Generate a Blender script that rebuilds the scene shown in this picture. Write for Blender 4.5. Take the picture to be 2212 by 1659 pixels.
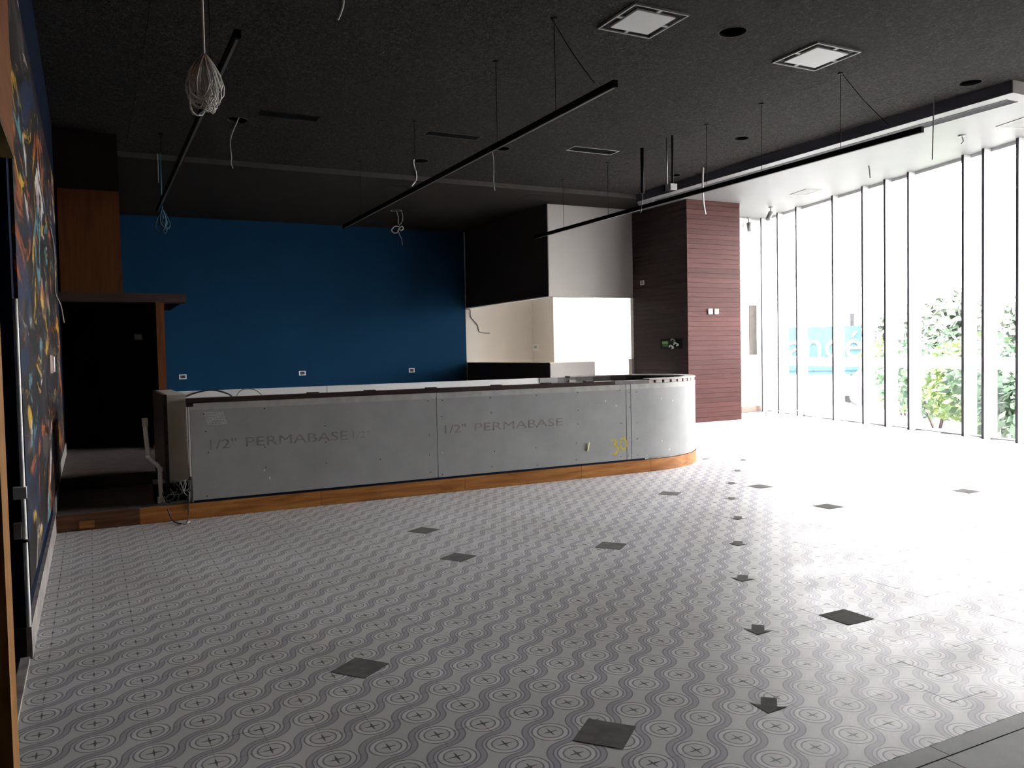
import bpy, bmesh, math, random
from mathutils import Vector, Matrix
random.seed(7)
S = bpy.context.scene
COL = S.collection
for o in list(bpy.data.objects): bpy.data.objects.remove(o)

# ------------------------------------------------------------------ camera
FPX, IW, IH, CAMZ = 1776.19, 2212, 1659, 1.5
yaw, pitch, roll = math.radians(27.164), math.radians(2.2016), math.radians(-1.2012)
F = Vector((math.sin(yaw)*math.cos(pitch), math.cos(yaw)*math.cos(pitch), -math.sin(pitch)))
R0 = Vector((math.cos(yaw), -math.sin(yaw), 0)); U0 = R0.cross(F)
R = R0*math.cos(roll) + U0*math.sin(roll); U = U0*math.cos(roll) - R0*math.sin(roll)
CAM = Vector((0, 0, CAMZ))
cd = bpy.data.cameras.new('camera'); cam = bpy.data.objects.new('camera', cd); COL.objects.link(cam)
cd.sensor_fit = 'HORIZONTAL'; cd.sensor_width = 36; cd.lens = FPX/IW*36; cd.clip_end = 500; cd.clip_start = .05
M = Matrix((R, U, -F)).transposed().to_4x4(); M.translation = CAM
cam.matrix_world = M
S.camera = cam

# ------------------------------------------------------------------ sky and exposure
w = bpy.data.worlds.new('overcast_sky'); S.world = w; w.use_nodes = True
bg = w.node_tree.nodes['Background']; bg.inputs[0].default_value = (1, .985, .995, 1); bg.inputs[1].default_value = 38.0
vs = S.view_settings; vs.view_transform = 'Standard'; vs.look = 'None'; vs.exposure = 0.0; vs.gamma = 1; vs.use_curve_mapping = False
S.display_settings.display_device = 'sRGB'

# measured photograph point -> world point at a known real depth / height
def ray(px, py): return R*((px-IW/2)/FPX) - U*((py-IH/2)/FPX) + F
def onz(px, py, z=0):
    d = ray(px, py); return CAM + d*((z-CAMZ)/d.z)
def ony(px, py, Y):
    d = ray(px, py); return CAM + d*(Y/d.y)
def onx(px, py, X):
    d = ray(px, py); return CAM + d*(X/d.x)

# ------------------------------------------------------------------ materials
class N:
    """tiny wrapper for math nodes"""
    nt = None
    def __init__(s, sock): s.s = sock
    @staticmethod
    def m(op, a, b=None, c=None):
        n = N.nt.nodes.new('ShaderNodeMath'); n.operation = op
        for i, v in enumerate((a, b, c)):
            if v is None: continue
            if isinstance(v, N): N.nt.links.new(v.s, n.inputs[i])
            else: n.inputs[i].default_value = v
        return N(n.outputs[0])
    def __add__(a, b): return N.m('ADD', a, b)
    def __sub__(a, b): return N.m('SUBTRACT', a, b)
    def __mul__(a, b): return N.m('MULTIPLY', a, b)
    def abs(a): return N.m('ABSOLUTE', a)
    def lt(a, b): return N.m('LESS_THAN', a, b)
    def gt(a, b): return N.m('GREATER_THAN', a, b)
def hyp(a, b): return N.m('SQRT', a*a + b*b)
def band(x, c, hw): return (x - c).abs().lt(hw)

def newmat(name):
    m = bpy.data.materials.new(name); m.use_nodes = True; nt = m.node_tree; N.nt = nt
    return m, nt, nt.nodes['Principled BSDF']
def mixc(nt, fac, a, b):
    n = nt.nodes.new('ShaderNodeMix'); n.data_type = 'RGBA'
    for i, v in ((0, fac), (6, a), (7, b)):
        if isinstance(v, N): nt.links.new(v.s, n.inputs[i])
        elif hasattr(v, 'is_output'): nt.links.new(v, n.inputs[i])
        elif isinstance(v, (int, float)): n.inputs[i].default_value = v
        else: n.inputs[i].default_value = (*v, 1)
    return n.outputs[2]
def noise(nt, scale, detail=4, vec=None, rough=.55, dist=0):
    n = nt.nodes.new('ShaderNodeTexNoise'); n.inputs['Scale'].default_value = scale; n.inputs['Detail'].default_value = detail
    n.inputs['Roughness'].default_value = rough; n.inputs['Distortion'].default_value = dist
    if vec is not None: nt.links.new(vec, n.inputs['Vector'])
    return n
def coords(nt, stretch=(1, 1, 1), kind='pos', rot=(0, 0, 0)):
    if kind == 'pos': src = nt.nodes.new('ShaderNodeNewGeometry').outputs['Position']
    else: src = nt.nodes.new('ShaderNodeTexCoord').outputs['Object']
    mp = nt.nodes.new('ShaderNodeMapping'); mp.inputs['Scale'].default_value = stretch; mp.inputs['Rotation'].default_value = rot
    nt.links.new(src, mp.inputs[0]); return mp.outputs[0]
def ramp(nt, fac, stops):
    r = nt.nodes.new('ShaderNodeValToRGB'); nt.links.new(fac, r.inputs[0])
    e = r.color_ramp.elements
    while len(e) < len(stops): e.new(.5)
    for el, (p, c) in zip(e, stops): el.position = p; el.color = (*c, 1)
    return r.outputs[0]
def bump(nt, bs, h, strength=.3, dist=.01):
    b = nt.nodes.new('ShaderNodeBump'); b.inputs['Strength'].default_value = strength; b.inputs['Distance'].default_value = dist
    nt.links.new(h, b.inputs['Height']); nt.links.new(b.outputs[0], bs.inputs['Normal'])

MATS = {}
def plain(name, c, rough=.7, var=.12, scale=6, metal=0, spec=.5, stretch=(1, 1, 1), bmp=0, kind='pos'):
    """paint / plastic / metal with a little uneven wear"""
    if name in MATS: return MATS[name]
    m, nt, bs = newmat(name)
    v = coords(nt, stretch, kind); n = noise(nt, scale, 5, v)
    a = tuple(x*(1-var) for x in c); b = tuple(min(1, x*(1+var)) for x in c)
    nt.links.new(ramp(nt, n.outputs[0], [(.3, a), (.7, b)]), bs.inputs['Base Color'])
    bs.inputs['Roughness'].default_value = rough; bs.inputs['Metallic'].default_value = metal
    bs.inputs['Specular IOR Level'].default_value = spec
    if bmp:
        n2 = noise(nt, scale*12, 4, v); bump(nt, bs, n2.outputs[0], bmp, .004)
    MATS[name] = m; return m
def wood(name, c1, c2, rough=.45, stretch=(1, 8, 8), scale=2.2, coat=0, tint=.0):
    if name in MATS: return MATS[name]
    m, nt, bs = newmat(name)
    v = coords(nt, stretch); n = noise(nt, scale, 7, v, .6, .6)
    col = ramp(nt, n.outputs[0], [(.3, c1), (.68, c2)])
    if tint:
        oi = nt.nodes.new('ShaderNodeObjectInfo')
        f = N(oi.outputs['Random'])*tint + (1-tint/2)
        hs = nt.nodes.new('ShaderNodeHueSaturation'); nt.links.new(col, hs.inputs['Color']); nt.links.new(f.s, hs.inputs['Value']); col = hs.outputs[0]
    nt.links.new(col, bs.inputs['Base Color'])
    bs.inputs['Roughness'].default_value = rough; bs.inputs['Specular IOR Level'].default_value = .12; bs.inputs['Coat Weight'].default_value = coat; bs.inputs['Coat Roughness'].default_value = .25
    bump(nt, bs, n.outputs[0], .12, .003)
    MATS[name] = m; return m

# patterned cement tile: rings round every tile corner and S-shaped double bands between the diagonals
TX, TY, TP = .166, -.016, .2
def floor_tile_mat():
    m, nt, bs = newmat('patterned_tile')
    geo = nt.nodes.new('ShaderNodeNewGeometry'); sep = nt.nodes.new('ShaderNodeSeparateXYZ'); nt.links.new(geo.outputs['Position'], sep.inputs[0])
    u = (N(sep.outputs[0]) - TX)*(1/TP); v = (N(sep.outputs[1]) - TY)*(1/TP)
    a = u - N.m('ROUND', u); b = v - N.m('ROUND', v)
    r = hyp(a, b); opp = (a*b).lt(0.)
    aa, ab = a.abs(), b.abs()
    d1 = hyp(aa - 1., b); d2 = hyp(a, ab - 1.)
    sA = (r - .5).abs(); sB = N.m('MINIMUM', (d1 - .5).abs(), (d2 - .5).abs())
    s = sA*opp + sB*(opp*-1. + 1.)
    base = (.66, .65, .64); lil = (.45, .435, .48); lit = (.595, .578, .61); dark = (.27, .263, .29); white = (.76, .75, .76)
    # per-tile shade
    wn = nt.nodes.new('ShaderNodeTexWhiteNoise'); wn.noise_dimensions = '2D'
    cb = nt.nodes.new('ShaderNodeCombineXYZ'); nt.links.new(N.m('FLOOR', u).s, cb.inputs[0]); nt.links.new(N.m('FLOOR', v).s, cb.inputs[1])
    nt.links.new(cb.outputs[0], wn.inputs['Vector'])
    c = mixc(nt, opp*band(r, .405, .04), base, lit)
    c = mixc(nt, s.lt(.06), c, lil)
    c = mixc(nt, band(s, .06, .014), c, dark)
    c = mixc(nt, band(r, .305, .05), c, white)
    c = mixc(nt, band(r, .362, .016), c, dark)
    c = mixc(nt, band(r, .252, .016), c, dark)
    cross = N.m('MAXIMUM', (ab + aa*.12).lt(.026)*aa.lt(.15), (aa + ab*.12).lt(.026)*ab.lt(.15))
    c = mixc(nt, cross, c, (.15, .147, .165))
    hs = nt.nodes.new('ShaderNodeHueSaturation'); nt.links.new(c, hs.inputs['Color'])
    nt.links.new((N(wn.outputs[0])*.10 + .95).s, hs.inputs['Value'])
    # grime
    g = noise(nt, .9, 6, coords(nt), .6); g2 = noise(nt, 9, 5, coords(nt), .65)
    gr = ramp(nt, g.outputs[0], [(.35, (.84, .82, .80)), (.65, (1, 1, 1))])
    mu = nt.nodes.new('ShaderNodeMix'); mu.data_type = 'RGBA'; mu.blend_type = 'MULTIPLY'; mu.inputs[0].default_value = 1
    nt.links.new(hs.outputs[0], mu.inputs[6]); nt.links.new(gr, mu.inputs[7])
    nt.links.new(mu.outputs[2], bs.inputs['Base Color'])
    # worn sheen: streaky roughness
    st = noise(nt, 1.6, 5, coords(nt, (1.0, 3.0, 1), rot=(0, 0, math.radians(-35))), .6)
    ro = N(st.outputs[0])*.34 + N(g2.outputs[0])*.10 + .25
    nt.links.new(ro.s, bs.inputs['Roughness']); bs.inputs['Specular IOR Level'].default_value = .19
    bump(nt, bs, g2.outputs[0], .04, .002)
    return m

def ceiling_board_mat():
    m, nt, bs = newmat('wood_wool_board')
    v = coords(nt); n = noise(nt, 42, 8, coords(nt, (1, .45, 1)), .8, 1.6); n2 = noise(nt, 1.1, 4, v)
    n3 = noise(nt, 22, 6, coords(nt, (.5, 1, 1)), .7, 2)
    c = ramp(nt, n.outputs[0], [(.40, (.006, .0055, .0055)), (.52, (.027, .025, .024)), (.64, (.090, .083, .076))])
    c2 = ramp(nt, n3.outputs[0], [(.35, (.55, .55, .55)), (.65, (1.25, 1.2, 1.2))])
    mu = nt.nodes.new('ShaderNodeMix'); mu.data_type = 'RGBA'; mu.blend_type = 'MULTIPLY'; mu.inputs[0].default_value = 1
    nt.links.new(c, mu.inputs[6]); nt.links.new(c2, mu.inputs[7]); nt.links.new(mu.outputs[2], bs.inputs['Base Color'])
    bs.inputs['Roughness'].default_value = .95; bs.inputs['Specular IOR Level'].default_value = .1; bump(nt, bs, n.outputs[0], .5, .008)
    return m

def cement_board_mat():
    m, nt, bs = newmat('cement_board')
    v = coords(nt); n = noise(nt, 2.2, 6, v, .6); f = noise(nt, 70, 5, v, .7)
    c = ramp(nt, n.outputs[0], [(.3, (.255, .26, .255)), (.7, (.335, .335, .33))])
    c = mixc(nt, N(f.outputs[0])*.3, c, (.19, .19, .19))
    # pale plaster smears and splashes, mostly low on the boards
    vo = nt.nodes.new('ShaderNodeTexVoronoi'); vo.inputs['Scale'].default_value = 9; nt.links.new(coords(nt, (1, 1, .55)), vo.inputs['Vector'])
    sel = noise(nt, 1.7, 3, coords(nt), .5)
    sp = N(vo.outputs['Distance']).lt(.075)*N(sel.outputs[0]).gt(.53)
    c = mixc(nt, sp*.75, c, (.66, .66, .66))
    nt.links.new(c, bs.inputs['Base Color']); bs.inputs['Roughness'].default_value = .8
    bump(nt, bs, f.outputs[0], .08, .002)
    return m

def mural_mat():
    """near-black ground, then layers of dragged paint strokes in a few colours"""
    m, nt, bs = newmat('abstract_mural')
    g = noise(nt, 2.2, 6, coords(nt, (1, .8, 1.6)), .65)
    c = ramp(nt, g.outputs[0], [(.3, (.003, .0035, .005)), (.55, (.011, .009, .0085)), (.75, (.028, .020, .017))])
    layers = [((.055, .045, .042), 5, .56, .0), ((.26, .07, .015), 1, .60, .2), ((.42, .25, .02), 2, .61, .3), ((.09, .20, .21), 3, .62, -.2), ((.50, .46, .43), 4, .63, .1), ((.010, .02, .05), 6, .58, .0)]
    for col, seed, th, rot in layers:
        v = coords(nt, (1, .34, .95), rot=(rot*.4, 0, 0))
        ad = nt.nodes.new('ShaderNodeVectorMath'); ad.operation = 'ADD'; nt.links.new(v, ad.inputs[0]); ad.inputs[1].default_value = (seed*7.3, seed*3.1, seed*5.7)
        n = noise(nt, 1.9, 7, ad.outputs[0], .62, 1.1)
        f = N.m('MULTIPLY', N.m('SUBTRACT', N(n.outputs[0]), th-.02), 22.0); f = N.m('MINIMUM', N.m('MAXIMUM', f, 0.), .9)
        c = mixc(nt, f, c, col)
    nt.links.new(c, bs.inputs['Base Color']); bs.inputs['Roughness'].default_value = .6; bs.inputs['Specular IOR Level'].default_value = .15
    n = noise(nt, 30, 4, coords(nt)); bump(nt, bs, n.outputs[0], .2, .004)
    return m

def glass_mat():
    m = bpy.data.materials.new('clear_glass'); m.use_nodes = True; nt = m.node_tree; nt.nodes.clear()
    out = nt.nodes.new('ShaderNodeOutputMaterial'); t = nt.nodes.new('ShaderNodeBsdfTransparent'); g = nt.nodes.new('ShaderNodeBsdfGlossy')
    t.inputs[0].default_value = (.97, .97, .97, 1); g.inputs['Roughness'].default_value = .03
    nz = noise(nt, 3, 2); r = ramp(nt, nz.outputs[0], [(0, (.05, .05, .05)), (1, (.07, .07, .07))])
    mx = nt.nodes.new('ShaderNodeMixShader'); nt.links.new(r, mx.inputs[0])
    nt.links.new(t.outputs[0], mx.inputs[1]); nt.links.new(g.outputs[0], mx.inputs[2]); nt.links.new(mx.outputs[0], out.inputs[0])
    return m
def leaf_mat(name, c1, c2):
    m, nt, bs = newmat(name)
    n = noise(nt, 2.5, 4, coords(nt)); nt.links.new(ramp(nt, n.outputs[0], [(.35, c1), (.65, c2)]), bs.inputs['Base Color'])
    bs.inputs['Roughness'].default_value = .8; bs.inputs['Specular IOR Level'].default_value = .06
    return m

def frost_mat():
    m = bpy.data.materials.new('frosted_film'); m.use_nodes = True; nt = m.node_tree; nt.nodes.clear()
    out = nt.nodes.new('ShaderNodeOutputMaterial'); t = nt.nodes.new('ShaderNodeBsdfTranslucent'); d = nt.nodes.new('ShaderNodeBsdfDiffuse')
    nz = noise(nt, 5, 3); c = ramp(nt, nz.outputs[0], [(.2, (.74, .74, .74)), (.8, (.82, .82, .82))])
    nt.links.new(c, t.inputs[0]); nt.links.new(c, d.inputs[0]); mx = nt.nodes.new('ShaderNodeMixShader'); mx.inputs[0].default_value = .4
    nt.links.new(t.outputs[0], mx.inputs[1]); nt.links.new(d.outputs[0], mx.inputs[2]); nt.links.new(mx.outputs[0], out.inputs[0]); return m
FROST = frost_mat()
TILE = floor_tile_mat(); CEIL = ceiling_board_mat(); CEMENT = cement_board_mat(); MURAL = mural_mat(); GLASS = glass_mat()
GREYTILE = plain('grey_stone_tile', (.26, .25, .24), .6, .25, 2.2, spec=.12)
GROUT = plain('dark_grout', (.16, .155, .15), .9)
STEPTILE = plain('brown_step_tile', (.11, .092, .086), .7, .25, 7, spec=.2)
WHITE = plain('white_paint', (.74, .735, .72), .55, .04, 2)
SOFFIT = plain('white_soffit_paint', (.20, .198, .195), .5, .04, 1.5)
DIRTYWHITE = plain('grimy_white_paint', (.25, .225, .21), .75, .4, 9)
BEIGE = plain('beige_paint', (.62, .57, .505), .7, .03, 1.5)
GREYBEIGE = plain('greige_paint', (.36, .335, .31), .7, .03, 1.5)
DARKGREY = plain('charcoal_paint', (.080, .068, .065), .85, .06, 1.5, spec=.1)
FARCEIL = plain('far_ceiling_paint', (.025, .0215, .019), .85, .1, 1.5, spec=.1)
BLUE = plain('navy_blue_paint', (.004, .028, .064), .85, .06, 1.2, spec=.08)
NAVY = plain('dark_navy_paint', (.003, .007, .019), .8, .1, 2, spec=.08)
BLACK = plain('black_metal', (.008, .008, .009), .6, .2, 8, spec=.08)
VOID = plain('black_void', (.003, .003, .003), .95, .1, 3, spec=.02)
PVC = plain('white_pvc', (.86, .85, .82), .4, .06, 8)
CABLEW = plain('white_cable', (.74, .72, .68), .5, .1, 20)
CABLEG = plain('grey_cable', (.22, .21, .20), .5, .1, 20)
CABLEB = plain('black_cable', (.02, .02, .02), .5, .1, 20)
CABLEC = plain('blue_cable', (.04, .12, .17), .5, .15, 20)
STEEL = plain('dull_steel', (.30, .30, .30), .4, .1, 10, metal=.7)
GREYPLASTIC = plain('grey_plastic', (.38, .37, .35), .5, .05, 6)
ALU = plain('white_aluminium', (.68, .69, .69), .4, .03, 3)
STICKER = plain('dusty_grey_residue', (.15, .143, .132), .9, .22, 14, spec=.05)
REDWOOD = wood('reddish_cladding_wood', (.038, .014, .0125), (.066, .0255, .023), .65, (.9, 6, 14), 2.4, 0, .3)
DARKWOOD = wood('dark_brown_wood', (.020, .013, .011), (.045, .028, .024), .5)
RISER = wood('orange_brown_wood', (.17, .060, .014), (.38, .165, .05), .45, (1, 8, 10), 2.0, 0, .25)
PANELWOOD = wood('brown_veneer', (.040, .012, .003), (.078, .026, .007), .6, (9, 9, .8), 2.0)
POSTWOOD = wood('light_oak', (.22, .10, .028), (.33, .165, .05), .55, (12, 12, .7), 1.8)
PALEWOOD = plain('pale_raw_wood', (.38, .34, .31), .8, .2, 14)
BOARDINK = plain('faded_red_grey_print', (.195, .172, .17), .85, .3, 14)
BOARDINK2 = plain('very_faded_print', (.235, .22, .22), .85, .2, 14)
YELLOW = plain('yellow_spray_paint', (.42, .33, .045), .8, .25, 24)
TAPE = plain('pale_tape', (.37, .365, .345), .85, .15, 9)
LINING = [plain('lining_strip_shade', (.30, .285, .28), .7, .1, 5)]

# ------------------------------------------------------------------ mesh helpers
WPOS = {}
def link(name, me, mat, loc=(0, 0, 0), parent=None, rot=(0, 0, 0), local=False):
    """one mesh object; loc is a world position unless local"""
    o = bpy.data.objects.new(name, me); COL.objects.link(o)
    if mat is not None and not me.materials: me.materials.append(mat)
    loc = Vector(loc)
    if parent is not None:
        o.parent = parent
        if not local: loc = loc - WPOS.get(parent.name, Vector())
    o.location = loc; o.rotation_euler = rot
    WPOS[o.name] = (WPOS.get(parent.name, Vector()) if parent is not None else Vector()) + loc
    return o
def empty(name, loc, rz=0):
    o = bpy.data.objects.new(name, None); COL.objects.link(o); o.location = loc; o.rotation_euler = (0, 0, rz); o.empty_display_size = .1
    WPOS[o.name] = Vector(loc); return o
def tag(o, label, cat, group=None):
    o['label'] = label; o['category'] = cat
    if group: o['group'] = group
    return o
def struct(o): o['kind'] = 'structure'; return o
def stuff(o): o['kind'] = 'stuff'; return o
def from_bm(bm, smooth=False):
    bmesh.ops.recalc_face_normals(bm, faces=bm.faces)
    me = bpy.data.meshes.new('m'); bm.to_mesh(me); bm.free()
    if smooth:
        for p in me.polygons: p.use_smooth = True
    return me
def bbox(bm, x0, x1, y0, y1, z0, z1, mtx=None):
    vs_ = [bm.verts.new((x, y, z)) for x in (x0, x1) for y in (y0, y1) for z in (z0, z1)]
    for q in ((0, 1, 3, 2), (4, 6, 7, 5), (0, 4, 5, 1), (2, 3, 7, 6), (0, 2, 6, 4), (1, 5, 7, 3)):
        bm.faces.new([vs_[i] for i in q])
    if mtx is not None:
        for v_ in vs_: v_.co = mtx @ v_.co
    return vs_
def boxme(sx, sy, sz, bev=0, base=False):
    bm = bmesh.new(); z0 = 0 if base else -sz/2
    bbox(bm, -sx/2, sx/2, -sy/2, sy/2, z0, z0+sz)
    if bev: bmesh.ops.bevel(bm, geom=list(bm.edges), offset=bev, segments=1, affect='EDGES')
    return from_bm(bm)
def box(name, x0, x1, y0, y1, z0, z1, mat, parent=None, bev=0):
    return link(name, boxme(x1-x0, y1-y0, z1-z0, bev, True), mat, ((x0+x1)/2, (y0+y1)/2, z0), parent)
def prism(name, pts, z0, z1, mat, parent=None):
    """extruded plan polygon"""
    cx = sum(p[0] for p in pts)/len(pts); cy = sum(p[1] for p in pts)/len(pts)
    bm = bmesh.new(); lo = [bm.verts.new((x-cx, y-cy, 0)) for x, y in pts]; hi = [bm.verts.new((x-cx, y-cy, z1-z0)) for x, y in pts]
    bm.faces.new(lo); bm.faces.new(hi); n = len(pts)
    for i in range(n): bm.faces.new((lo[i], lo[(i+1) % n], hi[(i+1) % n], hi[i]))
    return link(name, from_bm(bm), mat, (cx, cy, z0), parent)
def smoothpts(pts, n=6):
    P = [Vector(p) for p in pts]
    if len(P) < 3: return P
    out = []
    for i in range(len(P)-1):
        p0, p1, p2, p3 = P[max(i-1, 0)], P[i], P[i+1], P[min(i+2, len(P)-1)]
        for k in range(n):
            t = k/n
            out.append(.5*((2*p1)+(p2-p0)*t+(2*p0-5*p1+4*p2-p3)*t*t+(3*p1-p0-3*p2+p3)*t**3))
    out.append(P[-1]); return out
def tube_bm(bm, pts, r, seg=6, closed=False):
    rings = []; prev = None; n = len(pts)
    for i, p in enumerate(pts):
        a = pts[i-1] if (i > 0 or closed) else pts[i]; b = pts[(i+1) % n] if (i < n-1 or closed) else pts[i]
        t = (b-a).normalized()
        if prev is None:
            ref = Vector((0, 0, 1)) if abs(t.z) < .9 else Vector((1, 0, 0)); nrm = t.cross(ref).normalized()
        else: nrm = (prev - t*prev.dot(t)).normalized()
        prev = nrm; bn = t.cross(nrm)
        rr = r[i] if isinstance(r, (list, tuple)) else r
        rings.append([bm.verts.new(p + (nrm*math.cos(2*math.pi*k/seg) + bn*math.sin(2*math.pi*k/seg))*rr) for k in range(seg)])
    m_ = n if closed else n-1
    for i in range(m_):
        A, B = rings[i], rings[(i+1) % n]
        for k in range(seg): bm.faces.new((A[k], A[(k+1) % seg], B[(k+1) % seg], B[k]))
    if not closed: bm.faces.new(rings[0][::-1]); bm.faces.new(rings[-1])
def tube(name, pts, r, mat, parent=None, seg=6, n=6, closed=False):
    P = smoothpts(pts, n); o = P[0].copy(); bm = bmesh.new(); tube_bm(bm, [p-o for p in P], r, seg, closed)
    return link(name, from_bm(bm, True), mat, o, parent)
def disc(name, c, r, h, mat, parent=None, seg=24, axis='z'):
    bm = bmesh.new(); bmesh.ops.create_cone(bm, cap_ends=True, segments=seg, radius1=r, radius2=r, depth=h)
    rot = {'z': (0, 0, 0), 'y': (math.pi/2, 0, 0), 'x': (0, math.pi/2, 0)}[axis]
    return link(name, from_bm(bm), mat, c, parent, rot)
def ring(name, c, r0, r1, h, mat, parent=None, seg=28):
    bm = bmesh.new(); V = []
    for k in range(seg):
        a = 2*math.pi*k/seg; ca, sa = math.cos(a), math.sin(a)
        V.append([bm.verts.new((ca*q, sa*q, z)) for q, z in ((r0, 0), (r1, 0), (r1, h), (r0, h))])
    for k in range(seg):
        A, B = V[k], V[(k+1) % seg]
        for j in range(4): bm.faces.new((A[j], A[(j+1) % 4], B[(j+1) % 4], B[j]))
    return link(name, from_bm(bm), mat, c, parent)
def text(name, body, size, mat, loc, rot, parent, sx=1.0, ext=.0006):
    cu = bpy.data.curves.new('t', 'FONT'); cu.body = body; cu.size = size; cu.extrude = ext; cu.resolution_u = 3
    tmp = bpy.data.objects.new('t', cu); COL.objects.link(tmp)
    dg = bpy.context.evaluated_depsgraph_get(); me = bpy.data.meshes.new_from_object(tmp.evaluated_get(dg))
    bpy.data.objects.remove(tmp); bpy.data.curves.remove(cu)
    me.materials.clear(); me.transform(Matrix.Diagonal((sx, 1, 1, 1)))
    return link(name, me, mat, loc, parent, rot)

# ------------------------------------------------------------------ levels and key planes (metres)
ZC, ZS, ZF = 4.63, 4.48, 4.56           # main ceiling, white soffit, far ceiling
XL, YB, YBLUE = -.33, 8.2, 19.1         # left wall, platform / bar front, blue wall
PZ, PZ2 = .152, .285                    # two platform levels
WA = Vector((12.416, 7.539, 0)); WD = Vector((.2389, .9710, 0)); WANG = math.atan2(WD.y, WD.x)   # slanted window wall
def wallpt(s): return WA + WD*s
S0, S1 = -3.2, 7.18

# ------------------------------------------------------------------ floor
def wallx(y): return WA.x + (y-WA.y)*WD.x/WD.y
fl = struct(prism('floor', [(-1.4, -3.2), (wallx(-3.2)+.08, -3.2), (wallx(19.3)+.08, 19.3), (-1.4, 19.3)], -.12, -.009, GROUT))
tileme = boxme(.1996, .1996, .009); tileme.materials.append(TILE)
cells = []
def wallx(y): return WA.x + (y-WA.y)*WD.x/WD.y
def bar_hit(x, y): return (x < 6.1 and y > YB) or (y > YB and ((x-6.1)/1.28)**2 + ((y-9.2)/.98)**2 < 1)
for i in range(-3, 72):
    for j in range(10, 73):
        cx, cy = TX+TP*(i+.5), TY+TP*(j+.5)
        if cx < XL+.02 or cx > wallx(cy)-.1 or (cy > 14.4 and cx > 10.7): continue
        if cx < 6.8 and cy > 8.35 and bar_hit(cx, cy-.2): continue
        if cx < 6.1 and cy > YB+.1: continue
        if 10.75 < cx < 12.0 and cy > 13.15: continue
        d = math.hypot(cx, cy)
        q = Vector((cx, cy, 0)) - CAM; px = IW/2 + FPX*q.dot(R)/q.dot(F); py = IH/2 - FPX*q.dot(U)/q.dot(F)
        vis = -20 < px < IW+20 and py < IH+60
        cells.append((0 if vis else 1, d, cx, cy))
cells.sort()
bmS = bmesh.new()
for k, (_, d, cx, cy) in enumerate(cells):
    tz = random.uniform(-.0004, .0002); ry = random.gauss(0, .0012); rx = random.gauss(0, .0012)
    gx, gy = random.uniform(-.0002, .0002), random.uniform(-.0002, .0002)
    sc = random.choice((1, 1, 1, 1, 1, 1, .999, .999, .998, .989))
    if k < 300:
        o = link('floor_tile', tileme, None, (cx+gx, cy+gy, -.0045+tz), fl, (rx, ry, 0)); o.scale = (sc, sc, 1)
    else:
        mt = Matrix.Translation((cx+gx, cy+gy, -.0045+tz)) @ Matrix.Rotation(rx, 4, 'X') @ Matrix.Rotation(ry, 4, 'Y')
        bbox(bmS, -.0998*sc, .0998*sc, -.0998*sc, .0998*sc, -.0045, .0045, mt)
for j in range(10, 42):
    y0 = TY+TP*j; box('cut_tile', XL+.002, TX-TP*2-.001, y0+.001, y0+TP-.001, -.009, 0, TILE, fl)
stuff(link('floor_tile_field', from_bm(bmS), TILE, (0, 0, 0), fl))
# plain grey stone border near the camera: a narrow strip, then large slabs
for i in range(-3, 22):
    x0 = .337+.6*i
    if x0 > 11.4 or x0 < -1.3: continue
    if x0 < 4.3: box('border_tile', x0+.002, x0+.598, 1.902, 1.982, -.009, 0, GREYTILE, fl)
for i in range(-2, 18):
    for j in range(0, 8):
        x0 = .30+.6*i+(.3 if j % 2 else 0); y1 = 1.898-.6*j
        if x0 < 5: box('stone_slab', x0+.002, x0+.598, y1-.598, y1-.002, -.009, 0, GREYTILE, fl)
box('stone_slab_area', 5.3, 12.0, -3.1, 1.9, -.009, -.001, GREYTILE, fl)

# ------------------------------------------------------------------ ceilings
ce = struct(prism('ceiling', [(-1.4, -3.2), (wallx(-3.2)+.08, -3.2), (wallx(19.3)+.08, 19.3), (-1.4, 19.3)], 4.95, 5.05, VOID))
holes = [(5.795, 6.337, .135), (9.56, 6.371, .125), (8.81, 9.468, .11), (5.746, 11.39, .13), (4.885, 12.60, .13), (1.849, 11.349, .13), (9.50, 11.934, .11)]
vents = [(4.36, 5.17, 10.87, 11.08), (6.73, 7.53, 10.83, 11.08), (2.05, 2.80, 10.80, 11.0)]
xs = [-1.4, -.62, .60, 1.82, 3.04, 4.26, 5.48, 6.70, 7.92, 9.14, 9.935]
ys = [-3.2, -.6, 1.84, 4.28, 6.72, 9.16, 11.60, 13.70]
cutters = []
for i in range(len(xs)-1):
    for j in range(len(ys)-1):
        p = box('ceiling_panel', xs[i]+.001, xs[i+1]-.001, ys[j]+.001, ys[j+1]-.001, ZC, ZC+.025, CEIL, ce)
        cut = [(h, 'r') for h in holes if xs[i]-h[2] < h[0] < xs[i+1]+h[2] and ys[j]-h[2] < h[1] < ys[j+1]+h[2]] + \
              [(h, 'b') for h in vents if xs[i] < h[1] and h[0] < xs[i+1] and ys[j] < h[3] and h[2] < ys[j+1]]
        if cut:
            for h, kd in cut:
                if kd == 'r': c = disc('cutter', (h[0], h[1], ZC), h[2], .3, None)
                else: c = box('cutter', h[0], h[1], h[2], h[3], ZC-.1, ZC+.1, None)
                md = p.modifiers.new('cut', 'BOOLEAN'); md.operation = 'DIFFERENCE'; md.object = c; md.solver = 'EXACT'; cutters.append(c)
            bpy.context.view_layer.update()
            dg = bpy.context.evaluated_depsgraph_get(); me = bpy.data.meshes.new_from_object(p.evaluated_get(dg))
            p.modifiers.clear(); p.data = me
for c in cutters: bpy.data.objects.remove(c)
for hx, hy, hr in holes: ring('cutout_rim', (hx, hy, ZC-.003), hr-.003, hr+.004, .005, DARKGREY, ce)
prism('near_right_ceiling', [(9.937, -3.2), (9.96, -3.2), (wallx(6.09)+.04, 6.09), (9.937, 6.09)], ZC, ZC+.03, FARCEIL, ce)
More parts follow.
